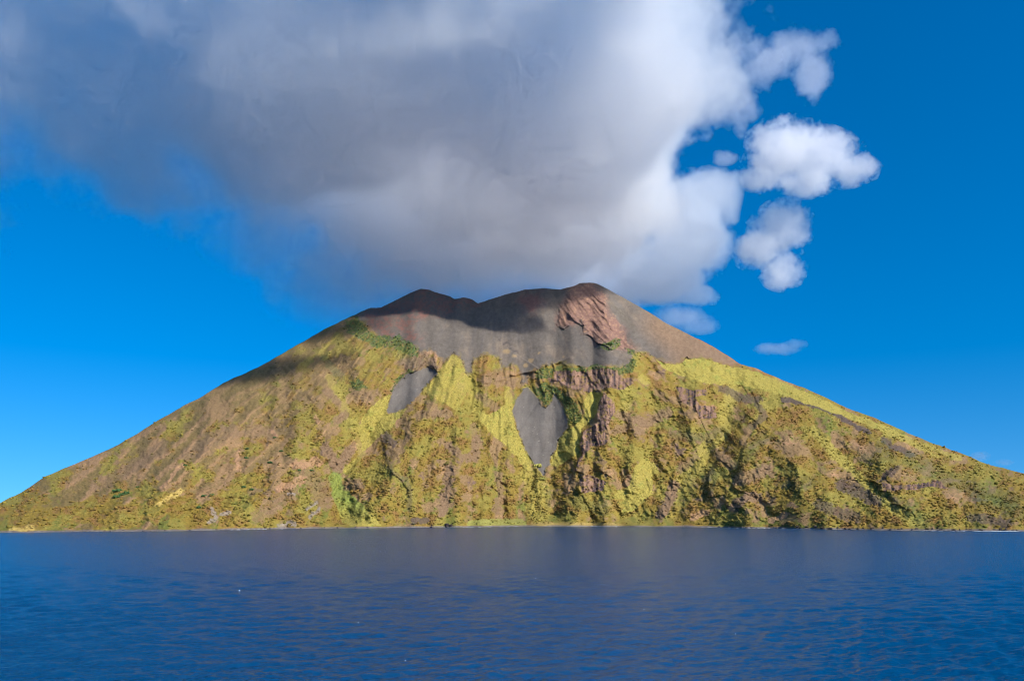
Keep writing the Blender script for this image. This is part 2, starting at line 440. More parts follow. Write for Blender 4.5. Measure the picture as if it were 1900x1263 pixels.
for pts, w, s in [([(605, 830), (618, 850), (625, 870), (640, 850), (650, 835)], 11, .8), ([(560, 870), (590, 900), (600, 930)], 20, .5),
        ([(640, 905), (655, 895), (665, 900)], 12, .7), ([(835, 870), (828, 910), (820, 950)], 11, .8), ([(885, 815), (880, 850), (855, 845), (830, 825)], 10, .7),
        ([(780, 770), (810, 765), (832, 768)], 10, .6), ([(1150, 770), (1200, 785), (1240, 765)], 10, .7), ([(1140, 800), (1170, 790), (1190, 800)], 9, .6),
        ([(1225, 955), (1245, 925), (1250, 900)], 11, .8), ([(1260, 870), (1290, 850)], 9, .5), ([(1360, 940), (1390, 920), (1405, 925)], 11, .8),
        ([(1370, 890), (1400, 880), (1420, 870)], 14, .6), ([(1455, 965), (1470, 960)], 10, .5), ([(930, 690), (900, 705), (965, 710)], 10, .5),
        ([(890, 735), (910, 750), (930, 765)], 9, .5), ([(655, 725), (690, 735), (700, 728)], 9, .5), ([(608, 728), (625, 745)], 9, .7),
        ([(880, 790), (878, 830)], 8, .5), ([(925, 880), (930, 920), (920, 945)], 9, .6), ([(640, 770), (625, 780)], 9, .6),
        ([(500, 800), (420, 800), (350, 845)], 16, .5), ([(300, 830), (240, 870), (180, 900)], 14, .5), ([(540, 910), (480, 960)], 16, .5)]:
    stroke(pts, w, mix(C_BROWN[None], np.array([.4]), C_ROCK)[0], min(1, s * 1.25), 1.3, True)
for pts, w, s in [([(1250, 805), (1310, 815), (1330, 800)], 10, .4), ([(1560, 900), (1590, 910), (1625, 930)], 13, .8), ([(1520, 935), (1550, 950), (1590, 960)], 12, .7),
        ([(1395, 790), (1420, 770), (1405, 750)], 7, .6), ([(1452, 741), (1500, 749), (1548, 766), (1592, 793), (1614, 803)], 5, .9),
        ([(1640, 815), (1660, 830), (1690, 843)], 7, .8), ([(1800, 960), (1840, 965), (1870, 970)], 10, .7), ([(1640, 885), (1665, 868)], 7, .7),
        ([(716, 810), (728, 822)], 9, .8), ([(716, 840), (726, 876), (755, 890), (760, 915), (759, 945)], 6, .4), ([(768, 966), (790, 966)], 8, .8),
        ([(1340, 720), (1375, 738), (1410, 740)], 8, .7), ([(1310, 890), (1320, 875)], 8, .5), ([(935, 632), (950, 640), (962, 655), (968, 690)], 4, .8)]:
    stroke(pts, w, lin((88, 76, 72)), s, 1.3, True)
for pts, w in [([(392, 945), (400, 960), (388, 968)], 5), ([(412, 956), (424, 950)], 4), ([(536, 917), (546, 917)], 3), ([(568, 945), (586, 931)], 3),
        ([(520, 977), (532, 970), (546, 972)], 6), ([(575, 960), (592, 945)], 4), 
        ]:
    stroke(pts, w, C_PALE, .7, 1.6, True)
for pts, w in [([(300, 905), (316, 888), (328, 872), (338, 862)], 4), ([(442, 870), (442, 838)], 4), ([(805, 668), (812, 660), (800, 652), (792, 655)], 5),
        ([(1290, 757), (1325, 755)], 5), ([(1465, 935), (1475, 940)], 6), ([(585, 772), (590, 782)], 4), ([(505, 800), (512, 808)], 4),
        ([(1430, 965), (1460, 955)], 6), ([(1285, 960), (1310, 950)], 7), ([(545, 862), (590, 858)], 10), ([(520, 905), (560, 890)], 9)]:
    stroke(pts, w, C_PINK, .75, 1.4, True)
stroke([(622, 885), (625, 905), (645, 930), (660, 945)], 13, lin((120, 138, 66)), .75)
for pts, w in [([(305, 928), (335, 910)], 6), ([(290, 938), (300, 930)], 4), ([(20, 984), (60, 978)], 5)]:
    stroke(pts, w, lin((196, 170, 96)), .8)
for pts, w in [([(600, 665), (625, 690), (635, 700)], 9), ([(1690, 850), (1740, 880), (1800, 905), (1880, 930)], 18), ([(1670, 935), (1690, 950), (1710, 970)], 16),
        ([(1635, 830), (1650, 845), (1610, 850)], 14), ([(1820, 925), (1890, 950)], 16), ([(1370, 860), (1400, 830), (1415, 810)], 14),
        ([(1310, 910), (1330, 880)], 10), ([(1460, 900), (1500, 895)], 14), ([(1070, 930), (1120, 945)], 14), ([(780, 640), (740, 655)], 4)]:
    stroke(pts, w, C_DGREEN, .32, 1.8)
# summit ash and reddish lavas
ashc = np.empty_like(col); ashc[:] = C_ASH
ashc = mix(ashc, smooth(0, .5, n1 + .4 * n2), lin((118, 106, 94)))
ashc = mix(ashc, smooth(0, .6, fbm(ang * 26, rad / 90, 3, 501)) * .35, lin((96, 92, 92)))
ashc = mix(ashc, smooth(1165, 1230, PX + (PY - 600) * .2 - 60 * smooth(600, 670, PY)) * .9, lin((132, 108, 86)))
lp = soft([(672, 560), (780, 520), (885, 540), (888, 566), (850, 580), (800, 586), (760, 600), (785, 630), (770, 640), (705, 622), (680, 600)])
ashc = mix(ashc, lp * smooth(-.5, .5, n4 + n3) * .8, lin((122, 84, 74)))
ashc = mix(ashc, soft([(965, 546), (1006, 544), (1008, 566), (986, 577), (970, 570)]) * .9, lin((126, 92, 84)))
ashc = mix(ashc, soft([(1060, 526), (1100, 522), (1122, 545), (1125, 570), (1150, 598), (1172, 640), (1190, 658), (1160, 652), (1100, 634),
    (1086, 618), (1082, 600), (1060, 604), (1034, 608), (1034, 585), (1046, 558)]) * .75, C_RED)
ashc = mix(ashc, red_zone * smooth(.15, .6, n3 + n5) * .6, C_PINK * .85)
ashc = mix(ashc, soft([(1130, 560), (1160, 575), (1190, 640), (1170, 625)]) * .6, lin((112, 104, 92)))
ashc = ashc * (1 + .25 * n3 + .15 * n5 + .12 * n4)[..., None]
for x, y, w in [(928, 631, 5), (938, 636, 8), (948, 644, 7), (958, 652, 6), (946, 637, 5)]:
    ashc = mix(ashc, smooth(1, .2, np.hypot(jx2 - x, (jy2 - y) * 1.6) / w) * .8, lin((80, 74, 74)))
for x, y, w in [(940, 652, 9), (955, 660, 6), (985, 668, 8), (975, 678, 7), (1000, 655, 4), (1045, 662, 4)]:
    k = smooth(1, .3, np.hypot(jx - x, (jy - y) * 1.3) / w) * .6
    ashc = mix(ashc, k, lin((170, 142, 100)))
col = mix(col, soft(ASH, 14, 12), ashc)
bz = soft([(735, 660), (770, 655), (805, 662), (815, 688), (790, 684), (770, 690), (745, 690)])
col = mix(col, bz * .8, lin((118, 98, 84)))
dgc = np.empty_like(col); dgc[:] = C_DGREEN
dgc = mix(dgc, smooth(0, .4, n3 + n5), C_GREEN * 1.05)
col = np.where((m_dg & ~any_scree)[..., None], mix(col, np.full(PX.shape, .9) * smooth(-.55, -.1, n3 + n5), 0) + dgc * (.9 * smooth(-.55, -.1, n3 + n5))[..., None], col)
for k_, (p, b) in enumerate(zip(m_mead, MEADOW_BRIGHT)):
    mc = np.broadcast_to(C_YELLOW, col.shape).copy()
    if k_ == 3: mc = mix(mc, smooth(972, 925, PY), lin((128, 136, 66)))      # the fan is fresh green higher up
    mc = mix(mc, smooth(.1, .6, n4 + .4 * n3), lin((146, 144, 70)))
    mc = mix(mc, smooth(.35, .6, n3 + .6 * n5) * .6, C_GREEN)
    w = p * smooth(-.9, -.2, n3 + b * 1.2 - .9 + .3) * (.45 + .55 * b)
    w = w * ~any_scree
    col = mix(col, w, mc)
for k in m_cliff:
    cc = np.empty_like(col); cc[:] = lin((122, 96, 84))
    cc = mix(cc, smooth(-.1, .3, vert), lin((152, 120, 100)))
    cc = mix(cc, smooth(.0, .35, -vert + .4 * n5), lin((74, 64, 64)))
    cc = mix(cc, smooth(.12, .35, n3 + .3 * n4) * .7, C_OLIVE)
    col = np.where(k[..., None], cc, col)
scc = np.empty_like(col); scc[:] = C_SCREE
scc = scc * (1 + .22 * fbm(PX / 7 + PY / 60, PY / 45, 3, 601) + .10 * n5 + .2 * n4)[..., None]
scc = mix(scc, smooth(.72, .8, perlin(PX / 2.6, PY / 2.6, 621)) * .6, lin((168, 160, 150)))
scw = np.clip(soft(SCREES[0], 8, 9) + soft(SCREES[1], 8, 9), 0, 1)
col = mix(col, smooth(.15, .85, scw), scc)
rough_k = np.where(m_ash, 0.12, np.where(any_scree, 0.10, 1.0))
rough_k = np.where(red_zone, 0.75, rough_k)
edge = smooth(0.0, 0.05, T) * (0.35 + 0.65 * smooth(1.0, 0.93, T))
R += rough_k * (24 * rn + (6 + 1.5 * smooth(700, 400, PX)) * rn2)
R += rough_k * (13 * fbm(PX / 34, PY / 30, 4, 201) + 8.0 * fbm(PX / 9, PY / 8, 3, 221))
rockm = np.clip(rockm, 0, 1) * ~m_ash * ~any_scree
R += rockm * (7.0 * np.abs(fbm(PX / 11, PY / 13, 4, 331)) * 2 + 3 * n5)
R += any_cliff * (5.0 * vert + 5 * fbm(PX / 12, PY / 12, 3, 311))
R = np.minimum(R * edge, 0.45 * (D - Ys[None, :]) + .5)
D = D - R
X = RX * D; Z = CAM_H + RS * D
Z[0, :] = -0.3

# shingle beach just above the water
bw = smooth(1.0, .5, (Z / (3.2 + 2.2 * perlin(PX / 30, PX * 0, 71)))) * smooth(-1, 0.2, Z)
col = mix(col, bw, lin((120, 112, 106)))
fl = inside(jx, jy, [(868, 966), (900, 962), (970, 962), (978, 975), (866, 975)])
col = mix(col, fl * (bw < .3) * .9, lin((146, 144, 76)))
fl2 = inside(PX, jy, [(985, 969), (1040, 968), (1140, 970), (1180, 976), (985, 976)])
col = mix(col, fl2 * (bw < .3) * .8, lin((160, 138, 82)))
col = np.clip(col, 0.01, .8)
ALB = 0.80
col = col * ALB

# -- assemble vertices: under-water skirt, visible face, far side
front = np.stack([X, D, Z], -1)
skirt = front[0].copy(); skirt[:, 1] -= 25; skirt[:, 0] *= (skirt[:, 1] / front[0, :, 1]); skirt[:, 2] = -6
back = []
NB = 46
for k in range(1, NB + 1):
    dy = (k / NB) ** 1.5 * 1700
    Yb = D[-1] + dy
    zb = Z[-1] - 0.62 * dy + (22 * fbm(gx / 60, np.full_like(gx, dy / 90.), 3, 701)) * min(1, k / 8)
    Xb = RX[-1] * (D[-1] + dy * 0.35)
    back.append(np.stack([Xb, Yb, np.maximum(zb, -15)], -1))
V = np.concatenate([skirt[None], front, np.array(back)], 0)
Cc = np.concatenate([col[:1], col, np.broadcast_to(C_ASH * ALB, (NB, NX, 3))], 0)
nr = V.shape[0]
idx = np.arange(nr * NX).reshape(nr, NX)
quads = np.stack([idx[:-1, :-1], idx[:-1, 1:], idx[1:, 1:], idx[1:, :-1]], -1).reshape(-1, 4)
Vf = V.reshape(-1, 3); Cf = Cc.reshape(-1, 3)
dU = np.gradient(V, axis=1); dV = np.gradient(V, axis=0)
NRM = np.cross(dU, dV); NRM /= np.linalg.norm(NRM, axis=-1, keepdims=True) + 1e-9
NRM = NRM.reshape(-1, 3)
# region of every face (0 slope, 1 summit ash, 2.. the others)
reg = np.zeros((nr, NX), np.int16)
reg[1:1 + NY][m_ash] = 1
reg[1 + NY:] = np.where(PX[-1] > 600, np.where(PX[-1] < 1380, 1, 0), 0)[None, :]
for i, p in enumerate(m_mead): reg[1:1 + NY][p & ~any_scree] = 10 + i
for i, p in enumerate(m_cliff): reg[1:1 + NY][p] = 30 + i
for i, p in enumerate(m_scree): reg[1:1 + NY][p] = 20 + i
reg[1:1 + NY][(bw > .45)] = 40
freg = reg[:-1, :-1].reshape(-1)
def piece(name, code, mat, parent=None):
    q = quads[freg == code]
    used, inv = np.unique(q, return_inverse=True)
    return link_mesh(name, Vf[used], inv.reshape(-1, 4), mat, True, Cf[used], parent, NRM[used])
volcano = tag(piece("volcano", 0, M_SLOPE), "steep island volcano rising from the sea, olive and brown slopes under a bare grey summit", "volcano", kind="structure")
tag(piece("summit", 1, M_ASH, volcano), "bare grey and reddish ash summit with two peaks")
for i, lab in enumerate(["heart-shaped dark grey scree field", "slanting dark grey scree chute"]):
    tag(piece("scree_slope", 20 + i, M_ASH, volcano), lab)
for i, lab in enumerate(["yellow-green grass on the left rim of the heart-shaped scree", "yellow-green grass on the right rim of the heart-shaped scree",
        "yellow-green gully below the slanting scree", "pale green grass fan reaching the shore", "bright yellow-green meadow along the right shoulder",
        "pale yellow-green hollow low between the right spurs", "yellow-green top of the middle spur"]):
    tag(piece("meadow", 10 + i, M_MEADOW, volcano), lab)
for i, lab in enumerate(["pinkish columned cliff above the heart-shaped scree", "dark brown crag right of the heart-shaped scree", "rounded dark crag low on the spur",
        "broken brown crags under the right meadow", "reddish cliff band on the right flank"]):
    tag(piece("cliff", 30 + i, M_ROCK, volcano), lab)
tag(piece("beach", 40, M_ROCK, volcano), "thin grey shingle beach along the water")

# ------------------------------------------------------------------ shrubs
phi = (1 + 5 ** .5) / 2
ICO_V = np.array([(-1, phi, 0), (1, phi, 0), (-1, -phi, 0), (1, -phi, 0), (0, -1, phi), (0, 1, phi), (0, -1, -phi), (0, 1, -phi),
    (phi, 0, -1), (phi, 0, 1), (-phi, 0, -1), (-phi, 0, 1)]) / math.hypot(1, phi)
ICO_F = np.array([(0, 11, 5), (0, 5, 1), (0, 1, 7), (0, 7, 10), (0, 10, 11), (1, 5, 9), (5, 11, 4), (11, 10, 2), (10, 7, 6), (7, 1, 8),
    (3, 9, 4), (3, 4, 2), (3, 2, 6), (3, 6, 8), (3, 8, 9), (4, 9, 5), (2, 4, 11), (6, 2, 10), (8, 6, 7), (9, 8, 1)])
anym = np.zeros_like(m_ash)
for p in m_mead: anym |= p
dens = (veg * (0.03 + 1.0 * smooth(-.1, .4, n3 + 1.3 * n4 + .6 * n2)) + .05) * (1 - .85 * rockm)
dens = np.where(m_ash, 0.0, dens); dens = np.where(any_scree, 0, dens); dens = np.where(anym, dens * .13, dens)
dens = np.where(m_dg, 1.2, dens); dens = np.where(any_cliff, .15, dens)
dens *= (Z > 5) * (0.25 + .75 * smooth(690, 800, PY)) * (1 - .55 * leftness)
dens[:4] = 0; dens[-3:] = 0
step_px = (ys - yt)[None, :] / NY
P = (dens * step_px).ravel(); P /= P.sum()
NS = 32000
pick = rng.choice(P.size, NS, p=P)
ctr = front.reshape(-1, 3)[pick] + rng.normal(0, .8, (NS, 3))
rad_s = np.clip(rng.lognormal(0.3, .5, NS), .6, 4.2)
jit = 1 + rng.uniform(-.32, .32, (NS, 12, 1))
sv = ICO_V[None] * jit * rad_s[:, None, None] * np.stack([rng.uniform(.8, 1.5, NS), rng.uniform(.8, 1.4, NS), rng.uniform(.42, .75, NS)], -1)[:, None, :]
sv = sv + ctr[:, None, :] + np.array([0, 0, .25]) * rad_s[:, None, None]
sf = ICO_F[None] + (np.arange(NS) * 12)[:, None, None]
base = col.reshape(-1, 3)[pick] / ALB
pal = np.array([lin((128, 108, 44)), lin((104, 100, 44)), lin((80, 90, 46)), lin((148, 130, 54)), lin((60, 78, 48)), lin((128, 96, 58))])
pk = rng.choice(6, NS, p=[.38, .22, .10, .24, .02, .04])
dgm = m_dg.ravel()[pick]; pk = np.where(dgm, rng.choice([2, 4, 1], NS), pk)
sc_ = (pal[pk] * .22 + base * .78) * rng.uniform(.82, 1.16, (NS, 1)) * ALB
shrubs = link_mesh("scrub", sv.reshape(-1, 3), sf.reshape(-1, 3), M_SHRUB, True, np.repeat(sc_, 12, 0))
tag(shrubs, "low olive and yellow-green scrub covering the volcano's slopes", "scrub", kind="stuff")

# ------------------------------------------------------------------ sea
def sea_material():
    m, N, L = new_mat("sea_water")
    out = N.new('ShaderNodeOutputMaterial'); p = N.new('ShaderNodeBsdfPrincipled')
    p.inputs['Base Color'].default_value = (0.0, 0.036, 0.105, 1)
    p.inputs['IOR'].default_value = 1.28; p.inputs['Specular IOR Level'].default_value = .36
    at_ = N.new('ShaderNodeAttribute'); at_.attribute_name = 'Col'
    sp = N.new('ShaderNodeSeparateColor'); L.new(at_.outputs['Color'], sp.inputs[0])
    L.new(sp.outputs[0], p.inputs['Roughness'])
    geo = N.new('ShaderNodeNewGeometry')
    mp = N.new('ShaderNodeMapping'); mp.inputs['Rotation'].default_value = (0, 0, math.radians(20))
    mp.inputs['Scale'].default_value = (0.7, 1.5, 1)
    L.new(geo.outputs['Position'], mp.inputs['Vector'])
    nz = N.new('ShaderNodeTexNoise'); nz.inputs['Scale'].default_value = 0.7; nz.inputs['Detail'].default_value = 4; nz.inputs['Roughness'].default_value = .62
    L.new(mp.outputs[0], nz.inputs['Vector'])
    bp = N.new('ShaderNodeBump'); bp.inputs['Strength'].default_value = 0.55; bp.inputs['Distance'].default_value = 0.55
    L.new(nz.outputs['Fac'], bp.inputs['Height']); L.new(bp.outputs[0], p.inputs['Normal'])
    L.new(p.outputs[0], out.inputs['Surface'])
    return m
M_SEA = sea_material()
SX = 1300
pyr = np.concatenate([np.linspace(1420, 985, 540)])
_, srow = ray(np.full_like(pyr, 950.), pyr)
Yrow = -CAM_H / srow
Yrow = np.concatenate([np.linspace(12, Yrow[0] - 6, 8), Yrow, Yrow[-1] * np.exp(np.linspace(.06, 3.4, 30))])
wide = np.geomspace(.722, 2.2, 70)
ug = np.concatenate([-wide[::-1], np.linspace(-.72, .72, SX - 140), wide])
SYY = np.repeat(Yrow[:, None], SX, 1); SXX = SYY * ug[None, :]
dep = np.abs(np.gradient(Yrow))[:, None]
H = np.zeros_like(SYY); rs = np.random.default_rng(3)
slope_lost = np.zeros((len(Yrow), 1))
for k in range(64):
    lam = 1.0 * (16 / 1.0) ** (k / 63.0)
    th = math.radians(-68) + rs.normal(0, .55)
    kk = 2 * math.pi / lam; ph = rs.uniform(0, 6.28)
    amp = 0.0155 * lam ** 0.5
    keep = smooth(2.2, 4.5, lam / np.maximum(dep, SYY[:, :1] * .0013))
    slope_lost += (1 - keep) * (amp * kk) ** 2 / 2
    if keep.max() <= 0: continue
    H += keep * amp * np.sin(kk * (SXX * math.cos(th) + SYY * math.sin(th)) + ph)
gust = fbm(SXX / 90, SYY / 140, 3, 811)
H *= 1 + .5 * gust
rough_v = np.clip(0.04 + .9 * np.sqrt(slope_lost), .04, .26) * np.ones_like(SYY)
SV = np.stack([SXX, SYY, H], -1).reshape(-1, 3)
ii = np.arange(len(Yrow) * SX).reshape(len(Yrow), SX)
SQ = np.stack([ii[:-1, :-1], ii[:-1, 1:], ii[1:, 1:], ii[1:, :-1]], -1).reshape(-1, 4)
# the open water beside and behind the ship: flat swell level, a little below the crests
o = len(SV); B = np.array([(x_, y_, -.9) for y_ in (-22000, -300, 60, 900, 22000) for x_ in (-24000, -1500, 0, 1500, 24000)])
SV = np.concatenate([SV, B])
SQ = np.concatenate([SQ, [[o + r * 5 + c, o + r * 5 + c + 1, o + r * 5 + c + 6, o + r * 5 + c + 5] for r in range(4) for c in range(4)]])
rough_c = np.concatenate([rough_v.reshape(-1), np.full(25, .1)])
sea = link_mesh("sea", SV, SQ, M_SEA, True, np.repeat(rough_c[:, None], 3, 1))
tag(sea, "deep blue rippled sea in front of the volcano", "sea", kind="structure")

# ------------------------------------------------------------------ clouds
def curve(N, L, src, lo, hi, pts, olo, ohi):
    """1-D profile of a world coordinate: pts are (coordinate, value) pairs"""
    x = mth(N, L, 'MULTIPLY_ADD', src, 1.0 / (hi - lo), -lo / (hi - lo), True)
    c = N.new('ShaderNodeFloatCurve'); L.new(x, c.inputs['Value'])
    cm = c.mapping.curves[0]
    P2 = [((p[0] - lo) / (hi - lo), (p[1] - olo) / (ohi - olo)) for p in pts]
    while len(cm.points) < len(P2): cm.points.new(.5, .5)
    for p, q in zip(cm.points, P2): p.location = q; p.handle_type = 'AUTO_CLAMPED'
    c.mapping.update()
    return mth(N, L, 'MULTIPLY_ADD', c.outputs[0], ohi - olo, olo)

def volume_out(N, L, m, dens, color=(.96, .97, 1), aniso=0.0, rate=1.0):
    out = N.new('ShaderNodeOutputMaterial'); v = N.new('ShaderNodeVolumeScatter')
    v.inputs['Color'].default_value = (*color, 1); v.inputs['Anisotropy'].default_value = aniso
    L.new(dens, v.inputs['Density']); L.new(v.outputs[0], out.inputs['Volume'])
    m.cycles.volume_step_rate = rate
    m.cycles.volume_sampling = 'MULTIPLE_IMPORTANCE'

BASE = [(1500, 2000), (1900, 1570), (2150, 1260), (2350, 1090), (2500, 1050), (2800, 1000), (3200, 930), (4000, 900)]     # cloud base height by distance
EDGE = [(1500, 560), (1900, 620), (2150, 640), (2400, 570), (2700, 580), (3100, 590), (3500, 560), (4000, 500)]          # sunny right edge
HULL_EDGE = [(1500, 640), (1900, 700), (2150, 720), (2400, 640), (2800, 640), (2950, 900), (3500, 930), (3600, 700), (4000, 600)]
FAR = [(-3000, 2350), (-2000, 2560), (-1500, 2680), (-1150, 2850), (-900, 3150), (-650, 3600), (-300, 3900), (1000, 3900)]  # far edge
def lump(x, y, Y, rx, ry, dep=None):
    k = Y / F
    return (tuple(at(x, y, Y)), (rx * k, (dep or (rx + ry) / 2) * k, ry * k))
def lump_field(N, L, pos, lumps):
    f = None
    for c, r in lumps:
        s = N.new('ShaderNodeVectorMath'); s.operation = 'SUBTRACT'; L.new(pos, s.inputs[0]); s.inputs[1].default_value = c
        q = N.new('ShaderNodeVectorMath'); q.operation = 'MULTIPLY'; L.new(s.outputs[0], q.inputs[0]); q.inputs[1].default_value = [1 / k for k in r]
        l = N.new('ShaderNodeVectorMath'); l.operation = 'LENGTH'; L.new(q.outputs[0], l.inputs[0])
        d = mth(N, L, 'SUBTRACT', 1.0, l.outputs['Value'])
        f = d if f is None else mth(N, L, 'MAXIMUM', f, d)
    return f
LOBES = [lump(1285, 385, 3150, 80, 66, 90), lump(1355, 372, 3150, 52, 44), lump(1282, 462, 3150, 80, 72, 90), lump(1235, 510, 3200, 110, 60, 90), lump(1285, 545, 3200, 60, 24),
    ]
MIST = [lump(640, 520, 3150, 190, 115, 130), lump(520, 440, 3000, 170, 100, 120), lump(720, 545, 3200, 130, 65)]
SHADE_LOBES = []          # unseen cloud lobes, added above the frame to shade the upper left flank
for x, y, Y, r in [(450, 700, 2450, 170), (600, 620, 2720, 150), (545, 733, 2560, 80)]:
    p = at(x, y, Y); q = p + SDIR * ((2350 - p.z) / SDIR.z)
    SHADE_LOBES.append((tuple(q), (r * 1.4, r * 1.1, r * .7)))

THICK = 600.0
def main_cloud_material():
    m, N, L = new_mat("cloud_mass")
    geo = N.new('ShaderNodeNewGeometry'); sp = N.new('ShaderNodeSeparateXYZ'); L.new(geo.outputs['Position'], sp.inputs[0])
    x, y, z = sp.outputs
    zb = curve(N, L, y, 1500, 4000, BASE, 800, 2100)
    xe = curve(N, L, y, 1500, 4000, EDGE, 0, 1000)
    yf = curve(N, L, x, -3000, 1000, FAR, 2000, 4200)
    nz = N.new('ShaderNodeTexNoise'); nz.inputs['Scale'].default_value = 0.0034
    nz.inputs['Detail'].default_value = 7.0; nz.inputs['Roughness'].default_value = 0.6
    L.new(geo.outputs['Position'], nz.inputs['Vector'])
    nb = N.new('ShaderNodeTexNoise'); nb.inputs['Scale'].default_value = 0.0016; nb.inputs['Detail'].default_value = 0.0
    L.new(geo.outputs['Position'], nb.inputs['Vector'])
    big = mth(N, L, 'MULTIPLY_ADD', nb.outputs['Fac'], 420.0, -210.0)
    above = mth(N, L, 'ADD', mth(N, L, 'SUBTRACT', z, zb), big)
    d1 = mth(N, L, 'MULTIPLY', above, 1 / 190.0)
    d3 = mth(N, L, 'MULTIPLY', mth(N, L, 'SUBTRACT', THICK, above), 1 / 150.0)
    d2 = mth(N, L, 'MULTIPLY', mth(N, L, 'ADD', mth(N, L, 'SUBTRACT', xe, x), mth(N, L, 'MULTIPLY', big, .6)), 1 / 130.0)
    d4 = mth(N, L, 'MULTIPLY', mth(N, L, 'SUBTRACT', yf, y), 1 / 420.0)
    dm = mth(N, L, 'MINIMUM', mth(N, L, 'MINIMUM', d1, d2), mth(N, L, 'MINIMUM', d3, d4))
    dm = mth(N, L, 'MINIMUM', dm, 1.2)
    dm = mth(N, L, 'MAXIMUM', dm, mth(N, L, 'MULTIPLY', lump_field(N, L, geo.outputs['Position'], LOBES), 1.5))
    n = mth(N, L, 'MULTIPLY_ADD', nz.outputs['Fac'], 3.6, -1.8)
    f = mth(N, L, 'ADD', dm, n)
    crisp = mth(N, L, 'MULTIPLY_ADD', x, 1 / 420.0, 2.2); crisp = mth(N, L, 'MINIMUM', mth(N, L, 'MAXIMUM', crisp, 1.6), 4.5)
    f = mth(N, L, 'MULTIPLY', f, crisp, None, True)
    over = mth(N, L, 'MULTIPLY', lump_field(N, L, geo.outputs['Position'], SHADE_LOBES), 0.022)
    mist = mth(N, L, 'MULTIPLY', mth(N, L, 'MULTIPLY', lump_field(N, L, geo.outputs['Position'], MIST), mth(N, L, 'MULTIPLY_ADD', nz.outputs['Fac'], 2.0, -.2)), 0.008)
    dens = mth(N, L, 'MAXIMUM', mth(N, L, "MULTIPLY", f, 0.0108), mth(N, L, 'MAXIMUM', over, mist))
    volume_out(N, L, m, dens, color=(.925, .968, .985), aniso=0.6, rate=0.14)
    return m
def hull_cloud():
    m = main_cloud_material()
    xs = np.linspace(-2500, 950, 36); yy = np.linspace(1650, 3900, 26)
    verts = []; faces = []; vid = {}
    ok = {}
    for i in range(35):
        for j in range(25):
            cx, cyy = (xs[i] + xs[i + 1]) / 2, (yy[j] + yy[j + 1]) / 2
            ok[i, j] = cx < np.interp(cyy, *zip(*HULL_EDGE)) + 60 and cyy < np.interp(cx, *zip(*FAR)) + 150 and cx > -0.95 * cyy
    def vert(i, j, top):
        k = (i, j, top)
        if k not in vid:
            zb = np.interp(yy[j], *zip(*BASE)) - 170
            vid[k] = len(verts); verts.append((xs[i], yy[j], zb + THICK + 330 if top else zb))
        return vid[k]
    for (i, j), o in ok.items():
        if not o: continue
        faces.append([vert(i, j, 1), vert(i + 1, j, 1), vert(i + 1, j + 1, 1), vert(i, j + 1, 1)])
        faces.append([vert(i, j, 0), vert(i, j + 1, 0), vert(i + 1, j + 1, 0), vert(i + 1, j, 0)])
        for di, dj, a, b in ((0, -1, (i, j), (i + 1, j)), (1, 0, (i + 1, j), (i + 1, j + 1)), (0, 1, (i + 1, j + 1), (i, j + 1)), (-1, 0, (i, j + 1), (i, j))):
            if not ok.get((i + di, j + dj), False):
                faces.append([vert(*a, 0), vert(*b, 0), vert(*b, 1), vert(*a, 1)])
    lo = [min(c[k] - r[k] for c, r in SHADE_LOBES) for k in range(3)]; hi = [max(c[k] + r[k] for c, r in SHADE_LOBES) for k in range(3)]
    o = len(verts)
    verts += [(x_, y_, z_) for z_ in (lo[2], hi[2]) for x_, y_ in ((lo[0], lo[1]), (hi[0], lo[1]), (hi[0], hi[1]), (lo[0], hi[1]))]
    faces += [[o + k for k in q] for q in [(0, 3, 2, 1), (4, 5, 6, 7), (0, 1, 5, 4), (1, 2, 6, 5), (2, 3, 7, 6), (3, 0, 4, 7)]]  # separate box round the added, unseen shading lobes
    o = link_mesh("cloud", np.array(verts), np.array(faces), m, False)
    return tag(o, "huge grey cloud mass over the summit filling the upper left of the sky", "cloud")
hull_cloud()

def puff(label, lumps, rho, soft=.7, noise=1.0, scale=.0125, group=None):
    """a free cloud: lumps are (centre, radii)"""
    m, N, L = new_mat("cloud_puff")
    geo = N.new('ShaderNodeNewGeometry')
    nz = N.new('ShaderNodeTexNoise'); nz.inputs['Scale'].default_value = scale
    nz.inputs['Detail'].default_value = 6.0; nz.inputs['Roughness'].default_value = 0.7
    L.new(geo.outputs['Position'], nz.inputs['Vector'])
    f = lump_field(N, L, geo.outputs['Position'], lumps)
    bm = bmesh.new()
    for c, r in lumps:
        tmp = bmesh.ops.create_icosphere(bm, subdivisions=2, radius=1.0)
        for v in tmp['verts']:
            v.co = Vector((v.co.x * r[0] * 1.18 + c[0], v.co.y * r[1] * 1.18 + c[1], v.co.z * r[2] * 1.18 + c[2]))
    h = bmesh.ops.convex_hull(bm, input=bm.verts)
    junk = list({e for e in h['geom_interior'] + h['geom_unused'] if isinstance(e, bmesh.types.BMVert)})
    bmesh.ops.delete(bm, geom=junk, context='VERTS')
    loose = [fc for fc in bm.faces if fc not in set(h['geom'])]
    bmesh.ops.delete(bm, geom=loose, context='FACES')
    n = mth(N, L, 'MULTIPLY_ADD', nz.outputs['Fac'], 6.4 * noise, -3.2 * noise)
    g = mth(N, L, 'ADD', mth(N, L, 'MULTIPLY', f, 2.3), n)
    g = mth(N, L, 'MULTIPLY', g, 1.2 / soft, None, True)
    volume_out(N, L, m, mth(N, L, 'MULTIPLY', g, rho * .95), aniso=0.5, rate=0.5)
    me = bpy.data.meshes.new("cloud"); bm.to_mesh(me); bm.free(); me.materials.append(m)
    o = bpy.data.objects.new("cloud", me); scene.collection.objects.link(o)
    return tag(o, label, "cloud", group)
